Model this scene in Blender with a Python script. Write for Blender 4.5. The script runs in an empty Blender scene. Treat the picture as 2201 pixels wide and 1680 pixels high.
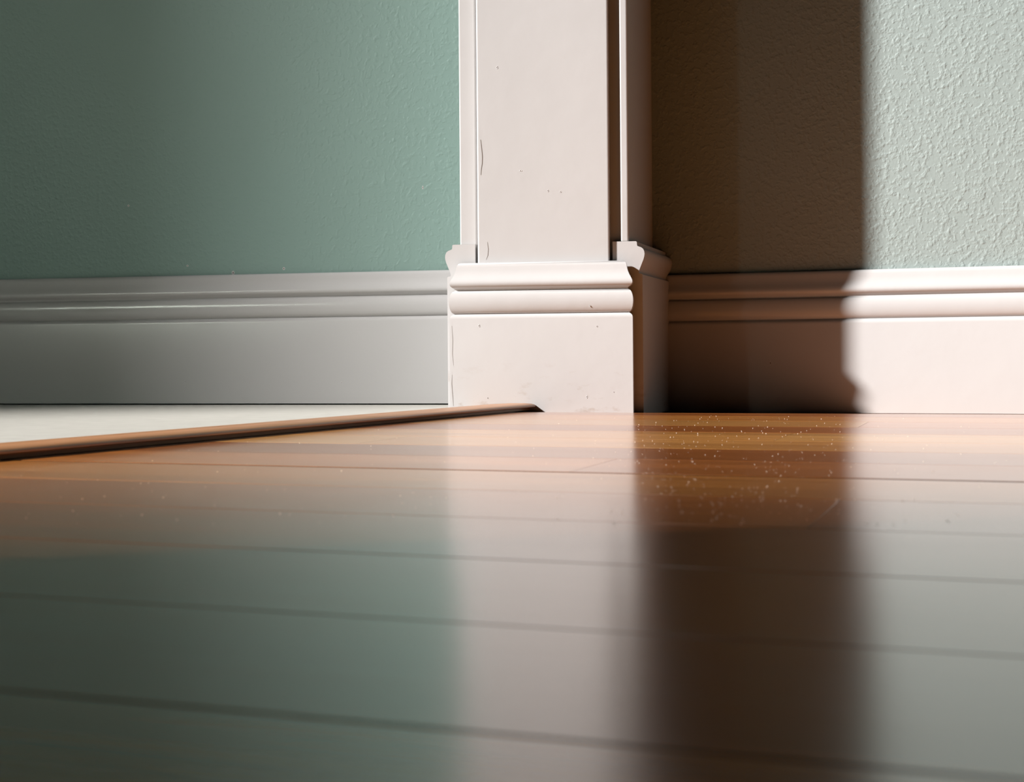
import bpy, bmesh, math, random
from mathutils import Vector, Matrix, noise

sc = bpy.context.scene
C = sc.collection
R = math.radians

# ------------------------------------------------------------------ camera
F = 3000.0            # focal length in pixels of the 2201 px wide frame
D = 1.25              # distance to the front of the post (m)
H = 0.0493            # the lens is about five centimetres above the floor
cam_data = bpy.data.cameras.new('camera')
cam = bpy.data.objects.new('camera', cam_data)
C.objects.link(cam)
cam_data.sensor_width = 36.0
cam_data.sensor_fit = 'HORIZONTAL'
cam_data.lens = 36.0 * F / 2201.0
cam_data.shift_y = -75.0 / 2201.0
cam_data.clip_start = 0.01
cam.location = (0, 0, H)
cam.rotation_euler = (Matrix.Rotation(R(90), 3, 'X') @ Matrix.Rotation(R(-0.44), 3, 'Z')).to_euler()
cam_data.dof.use_dof = True
cam_data.dof.focus_distance = 1.2
cam_data.dof.aperture_fstop = 26.0
sc.camera = cam

# ------------------------------------------------------------------ light and exposure
sc.view_settings.view_transform = 'Standard'
sc.view_settings.look = 'None'
sc.view_settings.gamma = 1.0
sc.view_settings.use_curve_mapping = False
sc.view_settings.exposure = 0.07
sc.cycles.max_bounces = 10
sc.cycles.diffuse_bounces = 1

SUN_IN = 15.9         # heading of the sunlight: degrees into the depth from the picture's horizontal
SUN_EL = 30.0
sun_data = bpy.data.lights.new('sun', 'SUN')
sun_data.energy = 9.9
sun_data.color = (1.0, 0.965, 0.945)
sun_data.angle = R(2.9)
sun = bpy.data.objects.new('sun', sun_data)
C.objects.link(sun)
ce, se = math.cos(R(SUN_EL)), math.sin(R(SUN_EL))
sun_dir = Vector((math.cos(R(SUN_IN)) * ce, math.sin(R(SUN_IN)) * ce, -se))
sun.rotation_euler = sun_dir.to_track_quat('-Z', 'Y').to_euler()
sun.location = (-6, -2, 4)

world = bpy.data.worlds.new('sky')
sc.world = world
world.use_nodes = True
bg = world.node_tree.nodes['Background']
bg.inputs['Color'].default_value = (0.62, 0.92, 0.95, 1)
bg.inputs['Strength'].default_value = 0.7

# ------------------------------------------------------------------ helpers
TH = R(19.5)                                  # the house is turned by this much against the camera
GU = Vector((math.cos(TH), -math.sin(TH), 0))  # along the wall
GV = Vector((math.sin(TH), math.cos(TH), 0))   # into the wall


def P(x, d, z=0.0):
    """plan point seen at picture column x, d (in units of D) away"""
    return Vector(((x - 1100.0) / F * d * D, d * D, z))


def G(u, v, z=0.0):
    return GU * u + GV * v + Vector((0, 0, z))


def obj(name, bm, mat, parent=None, smooth=None):
    bmesh.ops.remove_doubles(bm, verts=bm.verts, dist=1e-6)
    bmesh.ops.recalc_face_normals(bm, faces=bm.faces)
    me = bpy.data.meshes.new(name)
    bm.to_mesh(me)
    bm.free()
    for m in (mat if isinstance(mat, (list, tuple)) else [mat]):
        me.materials.append(m)
    if smooth is not None:
        me.shade_smooth()
        me.set_sharp_from_angle(angle=R(smooth))
    o = bpy.data.objects.new(name, me)
    C.objects.link(o)
    if parent:
        o.parent = parent
    return o


def bevel(o, width, seg=2, angle=40):
    m = o.modifiers.new('edge', 'BEVEL')
    m.width = width
    m.segments = seg
    m.limit_method = 'ANGLE'
    m.angle_limit = R(angle)


def tag(o, label, cat, kind=None, group=None):
    o['label'] = label
    o['category'] = cat
    if kind:
        o['kind'] = kind
    if group:
        o['group'] = group
    return o


def prism(bm, pts, z0, z1):
    """vertical prism over a plan polygon"""
    lo = [bm.verts.new((p[0], p[1], z0)) for p in pts]
    hi = [bm.verts.new((p[0], p[1], z1)) for p in pts]
    n = len(pts)
    bm.faces.new(lo[::-1])
    bm.faces.new(hi)
    for i in range(n):
        j = (i + 1) % n
        bm.faces.new((lo[i], lo[j], hi[j], hi[i]))
    return bm


def box_g(bm, u0, u1, v0, v1, z0, z1):
    return prism(bm, [G(u0, v0), G(u1, v0), G(u1, v1), G(u0, v1)], z0, z1)


def extrude_profile(bm, prof, p0, p1, out, sub=1):
    """closed profile of (t, z): t runs along 'out' from the line p0-p1"""
    rings = []
    for k in range(sub + 1):
        b = p0.lerp(p1, k / sub)
        rings.append([bm.verts.new((b.x + out.x * t, b.y + out.y * t, z)) for t, z in prof])
    n = len(prof)
    for a, b in zip(rings, rings[1:]):
        for i in range(n):
            j = (i + 1) % n
            bm.faces.new((a[i], a[j], b[j], b[i]))
    bm.faces.new(rings[0][::-1])
    bm.faces.new(rings[-1])
    return bm


# ------------------------------------------------------------------ materials
def new_mat(name):
    m = bpy.data.materials.new(name)
    m.use_nodes = True
    nt = m.node_tree
    b = nt.nodes['Principled BSDF']
    return m, nt, b


def N(nt, kind, **kw):
    n = nt.nodes.new(kind)
    for k, v in kw.items():
        if k in n.inputs:
            n.inputs[k].default_value = v
        else:
            setattr(n, k, v)
    return n


def wall_paint(name, col, bump, rough=0.55):
    m, nt, b = new_mat(name)
    L = nt.links.new
    tc = N(nt, 'ShaderNodeTexCoord')
    n1 = N(nt, 'ShaderNodeTexNoise', Scale=210.0, Detail=2.0, Roughness=0.45, Distortion=0.1)
    n2 = N(nt, 'ShaderNodeTexNoise', Scale=420.0, Detail=2.0, Roughness=0.5)
    n3 = N(nt, 'ShaderNodeTexNoise', Scale=6.0, Detail=2.0)
    for n in (n1, n2, n3):
        L(tc.outputs['Object'], n.inputs['Vector'])
    r1 = N(nt, 'ShaderNodeValToRGB')
    r1.color_ramp.elements[0].position = 0.47
    r1.color_ramp.elements[1].position = 0.76
    L(n1.outputs['Fac'], r1.inputs['Fac'])
    ad = N(nt, 'ShaderNodeMath', operation='MULTIPLY_ADD')
    ad.inputs[1].default_value = 0.35
    L(n2.outputs['Fac'], ad.inputs[0])
    L(r1.outputs['Color'], ad.inputs[2])
    bp = N(nt, 'ShaderNodeBump', Strength=1.0, Distance=bump)
    L(ad.outputs[0], bp.inputs['Height'])
    L(bp.outputs['Normal'], b.inputs['Normal'])
    mx = N(nt, 'ShaderNodeMix', data_type='RGBA')
    mx.inputs[6].default_value = (*[c * 0.94 for c in col], 1)
    mx.inputs[7].default_value = (*[c * 1.04 for c in col], 1)
    L(n3.outputs['Fac'], mx.inputs[0])
    L(mx.outputs[2], b.inputs['Base Color'])
    b.inputs['Roughness'].default_value = rough
    b.inputs['Specular IOR Level'].default_value = 0.35
    return m


def white_paint(name, col=(0.485, 0.48, 0.475), rough=0.32, dirt=0.0, zdirt=0.05):
    m, nt, b = new_mat(name)
    L = nt.links.new
    tc = N(nt, 'ShaderNodeTexCoord')
    n1 = N(nt, 'ShaderNodeTexNoise', Scale=90.0, Detail=4.0, Roughness=0.6)
    L(tc.outputs['Object'], n1.inputs['Vector'])
    n2 = N(nt, 'ShaderNodeTexNoise', Scale=14.0, Detail=2.0)
    L(tc.outputs['Object'], n2.inputs['Vector'])
    ad = N(nt, 'ShaderNodeMath', operation='MULTIPLY_ADD')
    ad.inputs[1].default_value = 4.0
    L(n2.outputs['Fac'], ad.inputs[0])
    L(n1.outputs['Fac'], ad.inputs[2])
    bp = N(nt, 'ShaderNodeBump', Strength=0.6, Distance=0.00022)
    L(ad.outputs[0], bp.inputs['Height'])
    L(bp.outputs['Normal'], b.inputs['Normal'])
    base = N(nt, 'ShaderNodeMix', data_type='RGBA')
    base.inputs[6].default_value = (*[c * 0.975 for c in col], 1)
    base.inputs[7].default_value = (*[c * 1.02 for c in col], 1)
    L(n2.outputs['Fac'], base.inputs[0])
    last = base.outputs[2]
    if dirt:
        # scuffs rubbed on near the floor
        mp = N(nt, 'ShaderNodeMapping')
        mp.inputs['Scale'].default_value = (1.0, 1.0, 2.2)
        L(tc.outputs['Object'], mp.inputs['Vector'])
        n3 = N(nt, 'ShaderNodeTexNoise', Scale=38.0, Detail=6.0, Roughness=0.65)
        L(mp.outputs[0], n3.inputs['Vector'])
        rp = N(nt, 'ShaderNodeValToRGB')
        rp.color_ramp.elements[0].position = 0.56
        rp.color_ramp.elements[1].position = 0.76
        L(n3.outputs['Fac'], rp.inputs['Fac'])
        sp = N(nt, 'ShaderNodeSeparateXYZ')
        L(tc.outputs['Object'], sp.inputs[0])
        mr = N(nt, 'ShaderNodeMapRange')
        mr.inputs[1].default_value = zdirt
        mr.inputs[2].default_value = 0.0
        mr.inputs[3].default_value = 0.0
        mr.inputs[4].default_value = dirt
        L(sp.outputs['Z'], mr.inputs[0])
        mu = N(nt, 'ShaderNodeMath', operation='MULTIPLY')
        L(rp.outputs['Color'], mu.inputs[0])
        L(mr.outputs[0], mu.inputs[1])
        dm = N(nt, 'ShaderNodeMix', data_type='RGBA')
        dm.inputs[7].default_value = (0.30, 0.20, 0.13, 1)
        L(mu.outputs[0], dm.inputs[0])
        L(last, dm.inputs[6])
        last = dm.outputs[2]
    L(last, b.inputs['Base Color'])
    b.inputs['Roughness'].default_value = rough
    return m


def plain(name, col, rough=0.6):
    m, nt, b = new_mat(name)
    L = nt.links.new
    tc = N(nt, 'ShaderNodeTexCoord')
    n1 = N(nt, 'ShaderNodeTexNoise', Scale=60.0, Detail=3.0)
    L(tc.outputs['Object'], n1.inputs['Vector'])
    mx = N(nt, 'ShaderNodeMix', data_type='RGBA')
    mx.inputs[6].default_value = (*[c * 0.85 for c in col], 1)
    mx.inputs[7].default_value = (*[min(1, c * 1.12) for c in col], 1)
    L(n1.outputs['Fac'], mx.inputs[0])
    L(mx.outputs[2], b.inputs['Base Color'])
    b.inputs['Roughness'].default_value = rough
    return m


def wood(name, rough=0.2, ior=1.55, tint=None, rot=0.0, coat=1.0):
    """tinted boards with grain running along the local x axis"""
    m, nt, b = new_mat(name)
    L = nt.links.new
    tc = N(nt, 'ShaderNodeTexCoord')
    rz = N(nt, 'ShaderNodeMapping')
    rz.inputs['Rotation'].default_value = (0, 0, rot)
    L(tc.outputs['Object'], rz.inputs['Vector'])
    mp = N(nt, 'ShaderNodeMapping')
    mp.inputs['Scale'].default_value = (3.0, 90.0, 90.0)
    L(rz.outputs[0], mp.inputs['Vector'])
    n1 = N(nt, 'ShaderNodeTexNoise', Scale=1.0, Detail=6.0, Roughness=0.6, Distortion=0.6)
    L(mp.outputs[0], n1.inputs['Vector'])
    mp2 = N(nt, 'ShaderNodeMapping')
    mp2.inputs['Scale'].default_value = (14.0, 700.0, 700.0)
    L(rz.outputs[0], mp2.inputs['Vector'])
    n2 = N(nt, 'ShaderNodeTexNoise', Scale=1.0, Detail=3.0, Roughness=0.6)
    L(mp2.outputs[0], n2.inputs['Vector'])
    rp = N(nt, 'ShaderNodeValToRGB')
    rp.color_ramp.elements[0].position = 0.28
    rp.color_ramp.elements[0].color = (0.62, 0.56, 0.50, 1)
    rp.color_ramp.elements[1].position = 0.72
    rp.color_ramp.elements[1].color = (1.25, 1.25, 1.25, 1)
    L(n1.outputs['Fac'], rp.inputs['Fac'])
    mul = N(nt, 'ShaderNodeMix', data_type='RGBA', blend_type='MULTIPLY')
    mul.inputs[0].default_value = 1.0
    if tint is None:
        at = N(nt, 'ShaderNodeAttribute', attribute_name='board_tint')
        L(at.outputs['Color'], mul.inputs[6])
    else:
        mul.inputs[6].default_value = (*tint, 1)
    L(rp.outputs['Color'], mul.inputs[7])
    rp2 = N(nt, 'ShaderNodeValToRGB')
    rp2.color_ramp.elements[0].position = 0.36
    rp2.color_ramp.elements[0].color = (0.72, 0.68, 0.64, 1)
    rp2.color_ramp.elements[1].position = 0.55
    L(n2.outputs['Fac'], rp2.inputs['Fac'])
    mul2 = N(nt, 'ShaderNodeMix', data_type='RGBA', blend_type='MULTIPLY')
    mul2.inputs[0].default_value = 0.8
    L(mul.outputs[2], mul2.inputs[6])
    L(rp2.outputs['Color'], mul2.inputs[7])
    L(mul2.outputs[2], b.inputs['Base Color'])
    n3 = N(nt, 'ShaderNodeTexNoise', Scale=25.0, Detail=2.0)
    L(tc.outputs['Object'], n3.inputs['Vector'])
    mr = N(nt, 'ShaderNodeMapRange')
    mr.inputs[3].default_value = rough * 0.85
    mr.inputs[4].default_value = rough * 1.15
    L(n3.outputs['Fac'], mr.inputs[0])
    L(mr.outputs[0], b.inputs['Roughness'])
    b.inputs['IOR'].default_value = ior
    b.inputs['Coat Weight'].default_value = coat
    b.inputs['Coat Roughness'].default_value = rough
    b.inputs['Coat IOR'].default_value = 1.46
    b.inputs['Specular Tint'].default_value = (1.0, 0.88, 0.70, 1)
    bp = N(nt, 'ShaderNodeBump', Strength=0.15, Distance=0.0002)
    L(n1.outputs['Fac'], bp.inputs['Height'])
    L(bp.outputs['Normal'], b.inputs['Normal'])
    return m


M_sage = wall_paint('sage wall paint', (0.273, 0.325, 0.311), 0.0004)
M_sage_flat = wall_paint('sage wall paint, smoother', (0.228, 0.340, 0.306), 0.00025, 0.42)
M_room = wall_paint('dim room paint', (0.05, 0.04, 0.03), 0.0008)
M_white = white_paint('white gloss trim paint', rough=0.2)
M_post = white_paint('white post paint', (0.546, 0.536, 0.53), 0.34)
M_plinth = white_paint('scuffed white plinth paint', (0.546, 0.536, 0.53), 0.34, dirt=0.75)
M_floor = wood('varnished floor boards')
M_strip = wood('varnished threshold wood', 0.3, 1.5, (0.481, 0.234, 0.111), coat=0.0)
M_vinyl = plain('cream sheet floor', (0.50, 0.485, 0.44), 0.45)
M_dark = plain('dark subfloor', (0.012, 0.009, 0.007), 0.9)
M_nick = plain('grey nail hole', (0.16, 0.13, 0.11), 0.8)
M_pane, _nt, _b = new_mat('frosted daylight pane')
_b.inputs['Emission Color'].default_value = (0.90, 1.0, 0.86, 1)
_b.inputs['Emission Strength'].default_value = 34.0  # added glow: baseboard glints and fill for the left room
M_dust = plain('pale dust', (0.85, 0.78, 0.68), 0.8)

# ------------------------------------------------------------------ the walls behind the post
ra, rb = P(1440, 1.11), P(2201, 1.0254)      # foot of the sunlit wall's baseboard
r_dir = (rb - ra).normalized()
r_out = Vector((r_dir.y, -r_dir.x, 0))       # towards the room
la, lb = P(960, 1.142), P(0, 1.228)
l_dir = (lb - la).normalized()
l_out = Vector((-l_dir.y, l_dir.x, 0))
T = 0.014                                    # thickness of the skirting

ROOM_H = 5.4


def wall_slab(name, a, b, out, mat):
    bm = bmesh.new()
    a0, b0 = a - out * T, b - out * T
    prism(bm, [a0, b0, b0 - out * 0.12, a0 - out * 0.12], -0.05, ROOM_H)
    return obj(name, bm, mat)


r0, r1 = ra - r_dir * 0.075, ra + r_dir * 1.75
l0, l1 = la - l_dir * 0.10, la + l_dir * 6.6
w = wall_slab('wall_right', r0 - r_dir * 0.02, r1, r_out, M_sage)
tag(w, 'sunlit sage green textured wall with the dark shadow of the post', 'wall', 'structure')
w = wall_slab('wall_left', l0, l1, l_out, M_sage_flat)
tag(w, 'sage green wall in shade beyond the pale floor', 'wall', 'structure')


def arc(cx, cz, rad, a0, a1, n):
    return [(cx + rad * math.cos(R(a0 + (a1 - a0) * i / n)), cz + rad * math.sin(R(a0 + (a1 - a0) * i / n))) for i in range(n + 1)]


def skirting_profile(z0):
    """(outward thickness, height) of the moulded front, bottom to top"""
    p = [(0.0140, 0.0000), (0.0140, 0.0855), (0.0137, 0.0872), (0.0128, 0.0886), (0.0112, 0.0896), (0.0106, 0.0903)]
    # bead
    for i in range(1, 12):
        a = R(-90 + 180 * i / 12)
        p.append((0.0103 + 0.0042 * math.cos(a), 0.1006 + 0.0102 * math.sin(a)))
    p += [(0.0100, 0.1110), (0.0096, 0.1120), (0.0100, 0.1130), (0.0118, 0.1142), (0.0133, 0.1156), (0.0139, 0.1172), (0.0138, 0.1188),
          (0.0131, 0.1206), (0.0121, 0.1224), (0.0109, 0.1246), (0.0098, 0.1272), (0.0090, 0.1300), (0.0084, 0.1330), (0.0078, 0.1350), (0.0066, 0.1364), (0.0045, 0.1371)]
    return [(t, z + z0) for t, z in p]


def skirting(name, a, b, out, z0, mat):
    prof = skirting_profile(z0)
    prof = [(t - T, z) for t, z in prof]
    prof = prof + [(-T + 0.0003, prof[-1][1]), (-T + 0.0003, z0)]
    bm = bmesh.new()
    extrude_profile(bm, prof, a, b, out, 1)
    return obj(name, bm, mat, smooth=35)


o = skirting('baseboard_right', r0, r1, r_out, -0.0075, M_white)
tag(o, 'white moulded baseboard below the sunlit wall, half in the post shadow', 'baseboard', 'structure')
o = skirting('baseboard_left', l0, l1, l_out, 0.0014, M_white)
tag(o, 'white moulded baseboard in shade below the darker green wall', 'baseboard', 'structure')

# ------------------------------------------------------------------ strip line between the two floors
z_top = 0.0050
s_far = P(1056, 1.0)                       # where the strip's middle meets the post
s_near = P(0, 0.578)
s_dir = (s_near - s_far).normalized()      # towards the camera
s_right = Vector((-s_dir.y, s_dir.x, 0))   # towards the wooden floor
if s_right.x < 0:
    s_right = -s_right

# ------------------------------------------------------------------ wooden floor
PW = 0.0650 * D * 0.96
V0 = 0.1454 * D * 0.96
rng = random.Random(7)
G0 = Matrix.Rotation(-TH, 4, 'Z')
r_foot = ra.copy()


def floor_z(u, v):
    p = G(u, v)
    t = (r_foot - p).dot(-r_out)           # distance in front of the wall's foot
    t = -(p - r_foot).dot(-r_out)
    s = max(0.0, min(1.0, (0.20 - t) / 0.20))
    return -0.0080 * s


TONES = [(0.533, 0.184, 0.036), (0.634, 0.288, 0.076), (0.374, 0.115, 0.023), (0.59, 0.23, 0.05), (0.446, 0.144, 0.03), (0.662, 0.331, 0.094)]
ROW_TONES = {  # first and second tone across a row: (left board, right board)
    0: (2, 2), 1: (4, 4), 2: (2, 4), 3: (4, 2), 4: (3, 3), 5: (0, 4), 6: (2, 0), 7: (5, 1), 8: (1, 5), 9: (4, 2), 10: (1, 4),
    11: (3, 0), 12: (2, 2), 13: (4, 3)}
GRIME = (0.05, 0.025, 0.012)               # dirt between the boards
JOINTS = {3: -0.0425 * D, 5: -0.140 * D, 10: -0.075 * D, 8: -0.10 * D, 4: -0.62, 6: 0.42, 7: -0.35, 0: 0.5, 1: -0.4, 2: 0.33, 9: -0.45}
SEAM_SHIFT = {0: 1.02, 1: 1.05, 2: 1.038, 3: 1.023, 4: 1.01}   # the boards are not all equally wide
GAPS = {0: 0.00030, 1: 0.00012, 2: 0.00024, 3: 0.00010, 4: 0.00008, 5: 0.0018, 6: 0.00010}


def seam(k):
    return (V0 + k * PW) / SEAM_SHIFT.get(k, 1.0)


bm = bmesh.new()
tint = bm.loops.layers.float_color.new('board_tint')


def board(u0, u1, v0, v1, g0, g1, col, near):
    u0 += 0.0001
    u1 -= 0.0001
    v0 += g0
    v1 -= g1
    e = 0.0003
    nv = 5 if near else 1
    nu = 10 if near else 2
    vs = [v0, v0 + e] + [v0 + e + (v1 - v0 - 2 * e) * i / nv for i in range(1, nv)] + [v1 - e, v1]
    us = [u0, u0 + e] + [u0 + e + (u1 - u0 - 2 * e) * i / nu for i in range(1, nu)] + [u1 - e, u1]
    grid = {}
    for i, u in enumerate(us):
        for j, v in enumerate(vs):
            edge = (i in (0, len(us) - 1)) or (j in (0, len(vs) - 1))
            grid[i, j] = bm.verts.new((u, v, floor_z(u, v) - (0.0001 if j in (0, len(vs) - 1) else 0.00003 if edge else 0.0)))
    faces = []
    sides = set()
    for i in range(len(us) - 1):
        for j in range(len(vs) - 1):
            faces.append(bm.faces.new((grid[i, j], grid[i + 1, j], grid[i + 1, j + 1], grid[i, j + 1])))
    ring = [grid[i, 0] for i in range(len(us))] + [grid[len(us) - 1, j] for j in range(1, len(vs))] \
        + [grid[i, len(vs) - 1] for i in range(len(us) - 2, -1, -1)] + [grid[0, j] for j in range(len(vs) - 2, 0, -1)]
    low = [bm.verts.new((q.co.x, q.co.y, q.co.z - 0.008)) for q in ring]
    n = len(ring)
    for i in range(n):
        k = (i + 1) % n
        f = bm.faces.new((ring[k], ring[i], low[i], low[k]))
        faces.append(f)
        sides.add(f)
    for f in faces:
        for l in f.loops:
            l[tint] = (*(GRIME if f in sides else col), 1)


wall_v = max((r_foot).dot(GV), 0) + 0.03
row_lo = int(math.floor((-2.6 - V0) / PW))
row_hi = int(math.ceil((wall_v + 0.06 - V0) / PW))
for k in range(row_lo, row_hi):
    va, vb = seam(k), seam(k + 1)
    cuts = [-2.3]
    if k in JOINTS:
        cuts += [JOINTS[k] - 1.25, JOINTS[k], JOINTS[k] + 1.1]
    else:
        x = -2.3 + rng.uniform(0.4, 1.2)
        while x < 1.6:
            cuts.append(x)
            x += rng.uniform(0.7, 1.3)
    cuts.append(1.75)
    cuts = sorted(c for c in cuts if -2.3 <= c <= 1.75)
    for i in range(len(cuts) - 1):
        if k in ROW_TONES:
            mid = (cuts[i] + cuts[i + 1]) / 2
            c = TONES[ROW_TONES[k][0 if mid < JOINTS.get(k, 0) else 1]]
        else:
            c = TONES[rng.randrange(len(TONES))]
        j = rng.uniform(1.0, 1.22)
        board(cuts[i], cuts[i + 1], va, vb, GAPS.get(k, 0.00012), GAPS.get(k + 1, 0.00012), tuple(q * j for q in c), 8 <= k <= row_hi)
# keep only what lies on the wooden side of the threshold
inv = G0.inverted()
pc = inv @ s_far
pn = inv.to_3x3() @ s_right
res = bmesh.ops.bisect_plane(bm, geom=bm.verts[:] + bm.edges[:] + bm.faces[:], plane_co=pc, plane_no=pn, clear_inner=True)
me_floor = obj('floor', bm, M_floor)
me_floor.matrix_world = G0
tag(me_floor, 'glossy orange brown hardwood plank floor reflecting the post', 'floor', 'structure')

bm = bmesh.new()
box_g(bm, -6.1, 1.9, -5.1, 2.3, -0.05, -0.0185)
o = obj('floor_base', bm, M_dark)
tag(o, 'dark subfloor seen as thin gaps under the planks and baseboards', 'floor', 'structure')

# cream floor of the next room
bm = bmesh.new()
a = s_far - s_dir * 0.25
b = s_far + s_dir * 3.2
pts = [a, b, b - s_right * 5.0, la + l_dir * 6.4 - l_out * 0.012, la - l_dir * 0.12 - l_out * 0.012]
prism(bm, pts, -0.010, 0.0)
o = obj('floor_vinyl', bm, M_vinyl)
tag(o, 'cream sheet floor beyond the wooden strip, partly sunlit', 'floor', 'structure')

# ------------------------------------------------------------------ the post
PHI = R(8.5)
pe = Vector((math.cos(PHI), -math.sin(PHI), 0))    # along the front, to the right
pn_ = Vector((math.sin(PHI), math.cos(PHI), 0))    # into the post
p_right = P(1360, 1.0)                             # front right corner of the plinth


def on_front(x, b):
    """plan point at column x on the plane b metres behind the plinth's face"""
    k = (x - 1100.0) / F
    q = p_right + pn_ * b
    # q + pe*a with lat = k * depth
    a = (k * q.y - q.x) / (pe.x - k * pe.y)
    return q + pe * a


SG = R(16.8)
sd = Vector((math.sin(SG), math.cos(SG), 0))       # the post's sides run back this way

post = bpy.data.objects.new('trimmed_post', None)
C.objects.link(post)
post.location = (0, 0, 0)
tag(post, 'white painted square post with moulded plinth, standing between the two green walls', 'post')

BACK = 0.175


def back(p, dist=BACK):
    return p + sd * dist


def to_wall(p, dirv, wp, wout, extra=0.0):
    """run from p along dirv up to the wall plane"""
    t = (wp - wout * T - p).dot(wout) / dirv.dot(wout)
    return p + dirv * (t + extra)


# core of the post
bm = bmesh.new()
c0, c1 = on_front(1001, 0.026), on_front(1341, 0.026)
prism(bm, [c0, c1, to_wall(c1, Vector((math.sin(R(14)), math.cos(R(14)), 0)), ra, r_out, 0.02), to_wall(c0, sd, la, l_out, 0.02)], -0.004, ROOM_H)
obj('core', bm, M_post, post)

# front board
bm = bmesh.new()
f0, f1 = on_front(1027.5, 0.014), on_front(1311.5, 0.014)
prism(bm, [f0, f1, f1 + pn_ * 0.0118 + sd * 0.0005, f0 + pn_ * 0.0118 + sd * 0.0005], 0.0005, ROOM_H)
o = obj('front_board', bm, M_post, post)
bevel(o, 0.0016, 3)

# side casings: flat boards whose front edges show beside the front board
cd = Vector((math.sin(R(14.5)), math.cos(R(14.5)), 0))
for xa, xb, wp, wo, bb, z0 in ((990, 1026.5, la, l_out, 0.021, 0.1520), (1335.5, 1352.5, ra, r_out, 0.0185, 0.1525)):
    bm = bmesh.new()
    q0, q1 = on_front(xa, bb), on_front(xb, bb)
    prism(bm, [q0, q1, to_wall(q1, cd, wp, wo, 0.01), to_wall(q0, cd, wp, wo, 0.01)], z0, ROOM_H)
    o = obj('side_casing', bm, M_post, post)
    bevel(o, 0.0014, 3)

# front plinth: the moulding is mitred round both ends
bm = bmesh.new()
L_front = (p_right - on_front(966.5, 0.0)).length
p_left = p_right - pe * L_front
prof = skirting_profile(-0.0022)
rings = []
for t, z in prof:
    i = T - t
    ring = [p_left + pe * i + pn_ * T, p_left + pe * i + pn_ * i, p_right - pe * i + pn_ * i, p_right - pe * i + pn_ * T]
    rings.append([bm.verts.new((q.x, q.y, z)) for q in ring])
for a, b in zip(rings, rings[1:]):
    for i in range(3):
        bm.faces.new((a[i], a[i + 1], b[i + 1], b[i]))
    bm.faces.new((a[3], a[0], b[0], b[3]))
bm.faces.new(rings[0])
bm.faces.new(rings[-1])
front_plinth = obj('front_plinth', bm, M_plinth, post, smooth=32)

# side plinths: a taller ogee moulding, cut square towards the camera


def side_profile():
    p = [(0.0, -0.0062), (0.0, 0.1222), (-0.0006, 0.1230), (-0.0032, 0.1236), (-0.0034, 0.1246), (-0.0029, 0.1268), (-0.0018, 0.1295),
         (-0.0004, 0.1330), (0.0008, 0.1360), (0.0016, 0.1388), (0.0019, 0.1412), (0.0016, 0.1436), (0.0006, 0.1457), (-0.0010, 0.1470),
         (-0.0030, 0.1478), (-0.0046, 0.1484), (-0.0049, 0.1496), (-0.0050, 0.1520), (-0.0058, 0.1527)]
    return p


for side, x_in, x_out, wp, wo in ((1, 1318.0, 1382.0, ra, r_out), (-1, 1022.5, 962.0, la, l_out)):
    b_end = 0.0175
    q_out = on_front(x_out, b_end)
    q_in = on_front(x_in, b_end)
    thick = (q_out - q_in).length
    prof = side_profile() + [(-thick, 0.1527), (-thick, -0.0062)]
    lat = pe * side
    bm = bmesh.new()
    near = [bm.verts.new((q_out.x + lat.x * t, q_out.y + lat.y * t, z)) for t, z in prof]
    far = []
    for t, z in prof:
        q = to_wall(q_out + lat * t, sd, wp, wo, 0.004)
        far.append(bm.verts.new((q.x, q.y, z)))
    n = len(prof)
    for i in range(n):
        j = (i + 1) % n
        bm.faces.new((near[i], near[j], far[j], far[i]))
    bm.faces.new(near[::-1])
    bm.faces.new(far)
    o = obj('side_plinth', bm, M_plinth, post, smooth=35)

# ------------------------------------------------------------------ threshold strip
bm = bmesh.new()
wv = 0.0255
wr = 0.0305
prof = [(-wv, 0.0003), (-wv, 0.0012), (-wv + 0.004, 0.0030), (-wv + 0.010, 0.0046), (-0.006, 0.0060), (0.008, 0.0066), (wr - 0.010, 0.0066),
        (wr - 0.0040, 0.0062), (wr - 0.0012, 0.0054), (wr, 0.0044), (wr, 0.0034), (wr - 0.0006, 0.0029), (wr - 0.0050, 0.0028), (wr - 0.0055, 0.0003)]
extrude_profile(bm, prof, s_far - s_dir * 0.06, s_far + s_dir * 1.6, s_right, 24)
# cut along the face of the plinth
bmesh.ops.bisect_plane(bm, geom=bm.verts[:] + bm.edges[:] + bm.faces[:], plane_co=p_right - pn_ * 0.0004, plane_no=pn_, clear_outer=True)
bmesh.ops.holes_fill(bm, edges=[e for e in bm.edges if e.is_boundary], sides=0)
strip = obj('threshold_strip', bm, M_strip, smooth=30)
M_strip.node_tree.nodes['Mapping'].inputs['Rotation'].default_value = (0, 0, -math.atan2(s_dir.y, s_dir.x))
tag(strip, 'low brown wooden threshold strip running from the post to the cream floor edge', 'threshold')

# ------------------------------------------------------------------ the rest of the room, behind and beside the camera
UW = -5.9                                  # plane of the window wall
suv = Vector((sun_dir.dot(GU), sun_dir.dot(GV)))
perp_edge_a = 1.115 * D                     # far and near edge of the beam, measured across the sunlight
perp_edge_b = 0.335 * D
sh = Vector((math.cos(R(SUN_IN)), math.sin(R(SUN_IN)), 0))
sq = Vector((-sh.y, sh.x, 0))


def v_on_window(q):
    # G(UW, v).dot(sq) == q
    return (q - GU.dot(sq) * UW) / GV.dot(sq)


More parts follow.
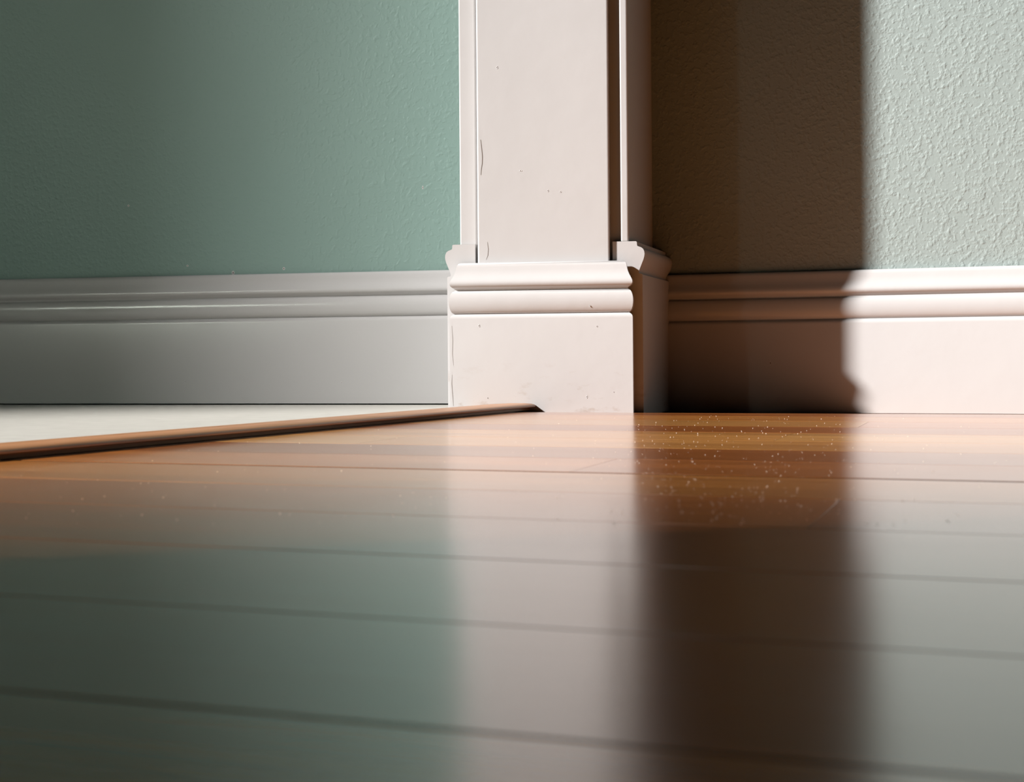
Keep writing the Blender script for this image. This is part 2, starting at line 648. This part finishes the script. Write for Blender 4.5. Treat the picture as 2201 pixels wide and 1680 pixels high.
va, vb = v_on_window(perp_edge_a), v_on_window(perp_edge_b)
zb, zt = 3.5, 5.1
bm = bmesh.new()
vlo, vhi = -5.2, 2.6
box_g(bm, UW - 0.16, UW, vlo, vb, -0.05, ROOM_H)
box_g(bm, UW - 0.16, UW, va, vhi, -0.05, ROOM_H)
box_g(bm, UW - 0.16, UW, vb, va, -0.05, zb)
box_g(bm, UW - 0.16, UW, vb, va, zt, ROOM_H)
o = obj('wall_window', bm, M_room)
tag(o, 'plain wall with the tall window that lets the sun in', 'wall', 'structure')

# back wall with a narrow high window of frosted glass, with an added glow in place of daylight
vbk = -4.9
tr0, tr1, tz0, tz1 = -3.70, -2.45, 1.75, 2.15
bm = bmesh.new()
box_g(bm, -6.2, tr0, vbk - 0.12, vbk, -0.05, ROOM_H)
box_g(bm, tr1, 1.9, vbk - 0.12, vbk, -0.05, ROOM_H)
box_g(bm, tr0, tr1, vbk - 0.12, vbk, -0.05, tz0)
box_g(bm, tr0, tr1, vbk - 0.12, vbk, tz1, ROOM_H)
o = obj('wall_back', bm, M_room)
tag(o, 'plain wall behind the camera with a high narrow window', 'wall', 'structure')
bm = bmesh.new()
box_g(bm, tr0, tr1, vbk - 0.07, vbk - 0.06, tz0, tz1)
o = obj('window_glow', bm, M_pane)
tag(o, 'frosted narrow window behind the camera, its glow added for glints and fill', 'window', 'structure')
bm = bmesh.new()
box_g(bm, -1.10, -1.04, vbk, -0.30, -0.05, ROOM_H)  # added to shield the shadowed wall from the pane's glow
o = obj('blocker_partition', bm, M_room)
tag(o, 'unseen partition beside the camera, added to keep the window glow off the shadowed wall', 'wall', 'structure')
bm = bmesh.new()
box_g(bm, 1.62, 1.78, -5.2, 2.2, -0.05, ROOM_H)
o = obj('wall_side', bm, M_room)
tag(o, 'plain wall closing the room beyond the sunlit side', 'wall', 'structure')
bm = bmesh.new()
box_g(bm, -6.2, 1.9, -5.2, 2.6, ROOM_H, ROOM_H + 0.1)
o = obj('ceiling', bm, M_room)
tag(o, 'plain ceiling high above the frame', 'ceiling', 'structure')

# ------------------------------------------------------------------ small marks: nail holes, cracks in the paint, dust


def on_plane(x, y, q, nrm):
    """point of the vertical plane (q, nrm) seen at picture position x, y"""
    ray = Vector(((x - 1100.0) / F, 1.0, (765.0 - 0.0077 * (x - 1100.0) - y) / F))
    t = Vector((q.x, q.y, 0)).dot(nrm) / ray.dot(nrm)
    return Vector((ray.x * t, t, H + ray.z * t))


def nail_hole(p, nrm, w, h, parent, mat=None):
    """small filled hole: a shallow rim with a sunken middle"""
    side = Vector((-nrm.y, nrm.x, 0))
    up = Vector((0, 0, 1))
    bm = bmesh.new()
    n = 10
    rings = []
    for rad, out in ((1.35, 0.0), (1.0, 0.00022), (0.55, 0.00004)):
        ring = []
        for i in range(n):
            a = 2 * math.pi * i / n
            q = p + side * (w * rad * math.cos(a)) + up * (h * rad * math.sin(a)) + nrm * out
            ring.append(bm.verts.new(q))
        rings.append(ring)
    for a, b in zip(rings, rings[1:]):
        for i in range(n):
            j = (i + 1) % n
            bm.faces.new((a[i], a[j], b[j], b[i]))
    f = bm.faces.new(rings[-1])
    me_mats = [M_post, M_nick]
    f.material_index = 1
    return obj('nail_hole', bm, me_mats, parent)


def paint_crack(pts, q, nrm, parent, w=0.00022):
    bm = bmesh.new()
    side = Vector((-nrm.y, nrm.x, 0))
    prev = None
    n = len(pts)
    for i, (x, y) in enumerate(pts):
        p = on_plane(x, y, q, nrm) + nrm * 0.00012
        ww = w * (0.35 + 0.65 * math.sin(math.pi * (i + 0.5) / n))
        a, b = bm.verts.new(p - side * ww), bm.verts.new(p + side * ww)
        if prev:
            bm.faces.new((prev[0], prev[1], b, a))
        prev = (a, b)
    return obj('paint_crack', bm, M_nick, parent)


pf = -pn_                                             # the plinth's face looks this way
plinth_face = p_right
board_face = p_right + pn_ * 0.014
for x, y, w, h in ((1030, 700, 0.0006, 0.0011), (1283, 701, 0.0005, 0.0006), (1260, 853, 0.0005, 0.0011), (1047, 855, 0.0005, 0.0005),
                   (1318, 842, 0.0003, 0.0004)):
    nail_hole(on_plane(x, y, plinth_face, pf), pf, w, h, front_plinth)
nail_hole(on_plane(1268, 657, plinth_face, pf) + pf * 0.0004, pf, 0.0005, 0.0005, front_plinth)
fb = [o for o in post.children if o.name == 'front_board'][0]
for x, y, w, h in ((1073, 145, 0.0007, 0.0011), (1122, 367, 0.0011, 0.0005), (1207, 412, 0.0007, 0.0007), (1180, 410, 0.0004, 0.0009)):
    nail_hole(on_plane(x, y, board_face, pf), pf, w, h, fb)
paint_crack([(1036, 300), (1037.5, 312), (1039, 328), (1039.6, 340), (1039, 352), (1037, 364), (1036, 376)], board_face, pf, fb, 0.0003)
paint_crack([(1049, 520), (1051, 535), (1050, 548), (1046, 558)], board_face, pf, fb, 0.00018)
paint_crack([(971, 700), (973, 730), (972, 760), (974, 785)], plinth_face, pf, front_plinth, 0.00012)
paint_crack([(971, 805), (970, 825), (972, 850), (973, 872)], plinth_face, pf, front_plinth, 0.00014)

bl = bpy.data.objects['baseboard_left']
for x, y, w, h in ((395, 840, 0.0009, 0.0009), (397, 819, 0.0006, 0.0012), (472, 742, 0.0006, 0.0006), (733, 822, 0.0009, 0.0009), (16, 780, 0.0008, 0.0008),
                   (920, 655, 0.0005, 0.0005), (496, 878, 0.0004, 0.0004)):
    nail_hole(on_plane(x, y, la, l_out), l_out, w * 0.8, h * 0.8, bl)
br = bpy.data.objects['baseboard_right']
nail_hole(on_plane(1655, 780, ra, r_out), r_out, 0.0007, 0.0020, br)
wl = bpy.data.objects['wall_left']
for x, y, w, h in ((278, 442, 0.0009, 0.0009), (502, 586, 0.0013, 0.0016), (611, 577, 0.0011, 0.0012), (404, 571, 0.0009, 0.0008), (911, 403, 0.0006, 0.0014)):
    nail_hole(on_plane(x, y, la - l_out * T, l_out), l_out, w, h, wl)

# dust and grit lying on the boards
rng = random.Random(11)
bm = bmesh.new()
count = 0
while count < 620:
    y = 893 + (rng.random() ** 1.15) * 235
    x = rng.gauss(1560, 150) if rng.random() < 0.62 else rng.uniform(0, 2201)
    k = 765.0 - 0.0077 * (x - 1100.0)
    d = H * F / (y - k) / D
    p = P(x, d)
    if (p - s_far).dot(s_right) < 0.034 or d > 0.93:
        continue
    inv_p = inv @ p
    z = floor_z(inv_p.x, inv_p.y)
    rad = rng.choice((0.00011, 0.00015, 0.00019, 0.00026)) * (0.55 + 0.45 * d)
    m = Matrix.Translation((p.x, p.y, z + rad * 0.5)) @ Matrix.Rotation(rng.uniform(0, 3), 4, 'Z') @ Matrix.Diagonal((rng.uniform(0.8, 1.8), 1, 0.7, 1))
    bmesh.ops.create_icosphere(bm, subdivisions=1, radius=rad, matrix=m)
    count += 1
o = obj('dust_specks', bm, M_dust)
tag(o, 'pale dust specks scattered over the wooden planks', 'dust', 'stuff')
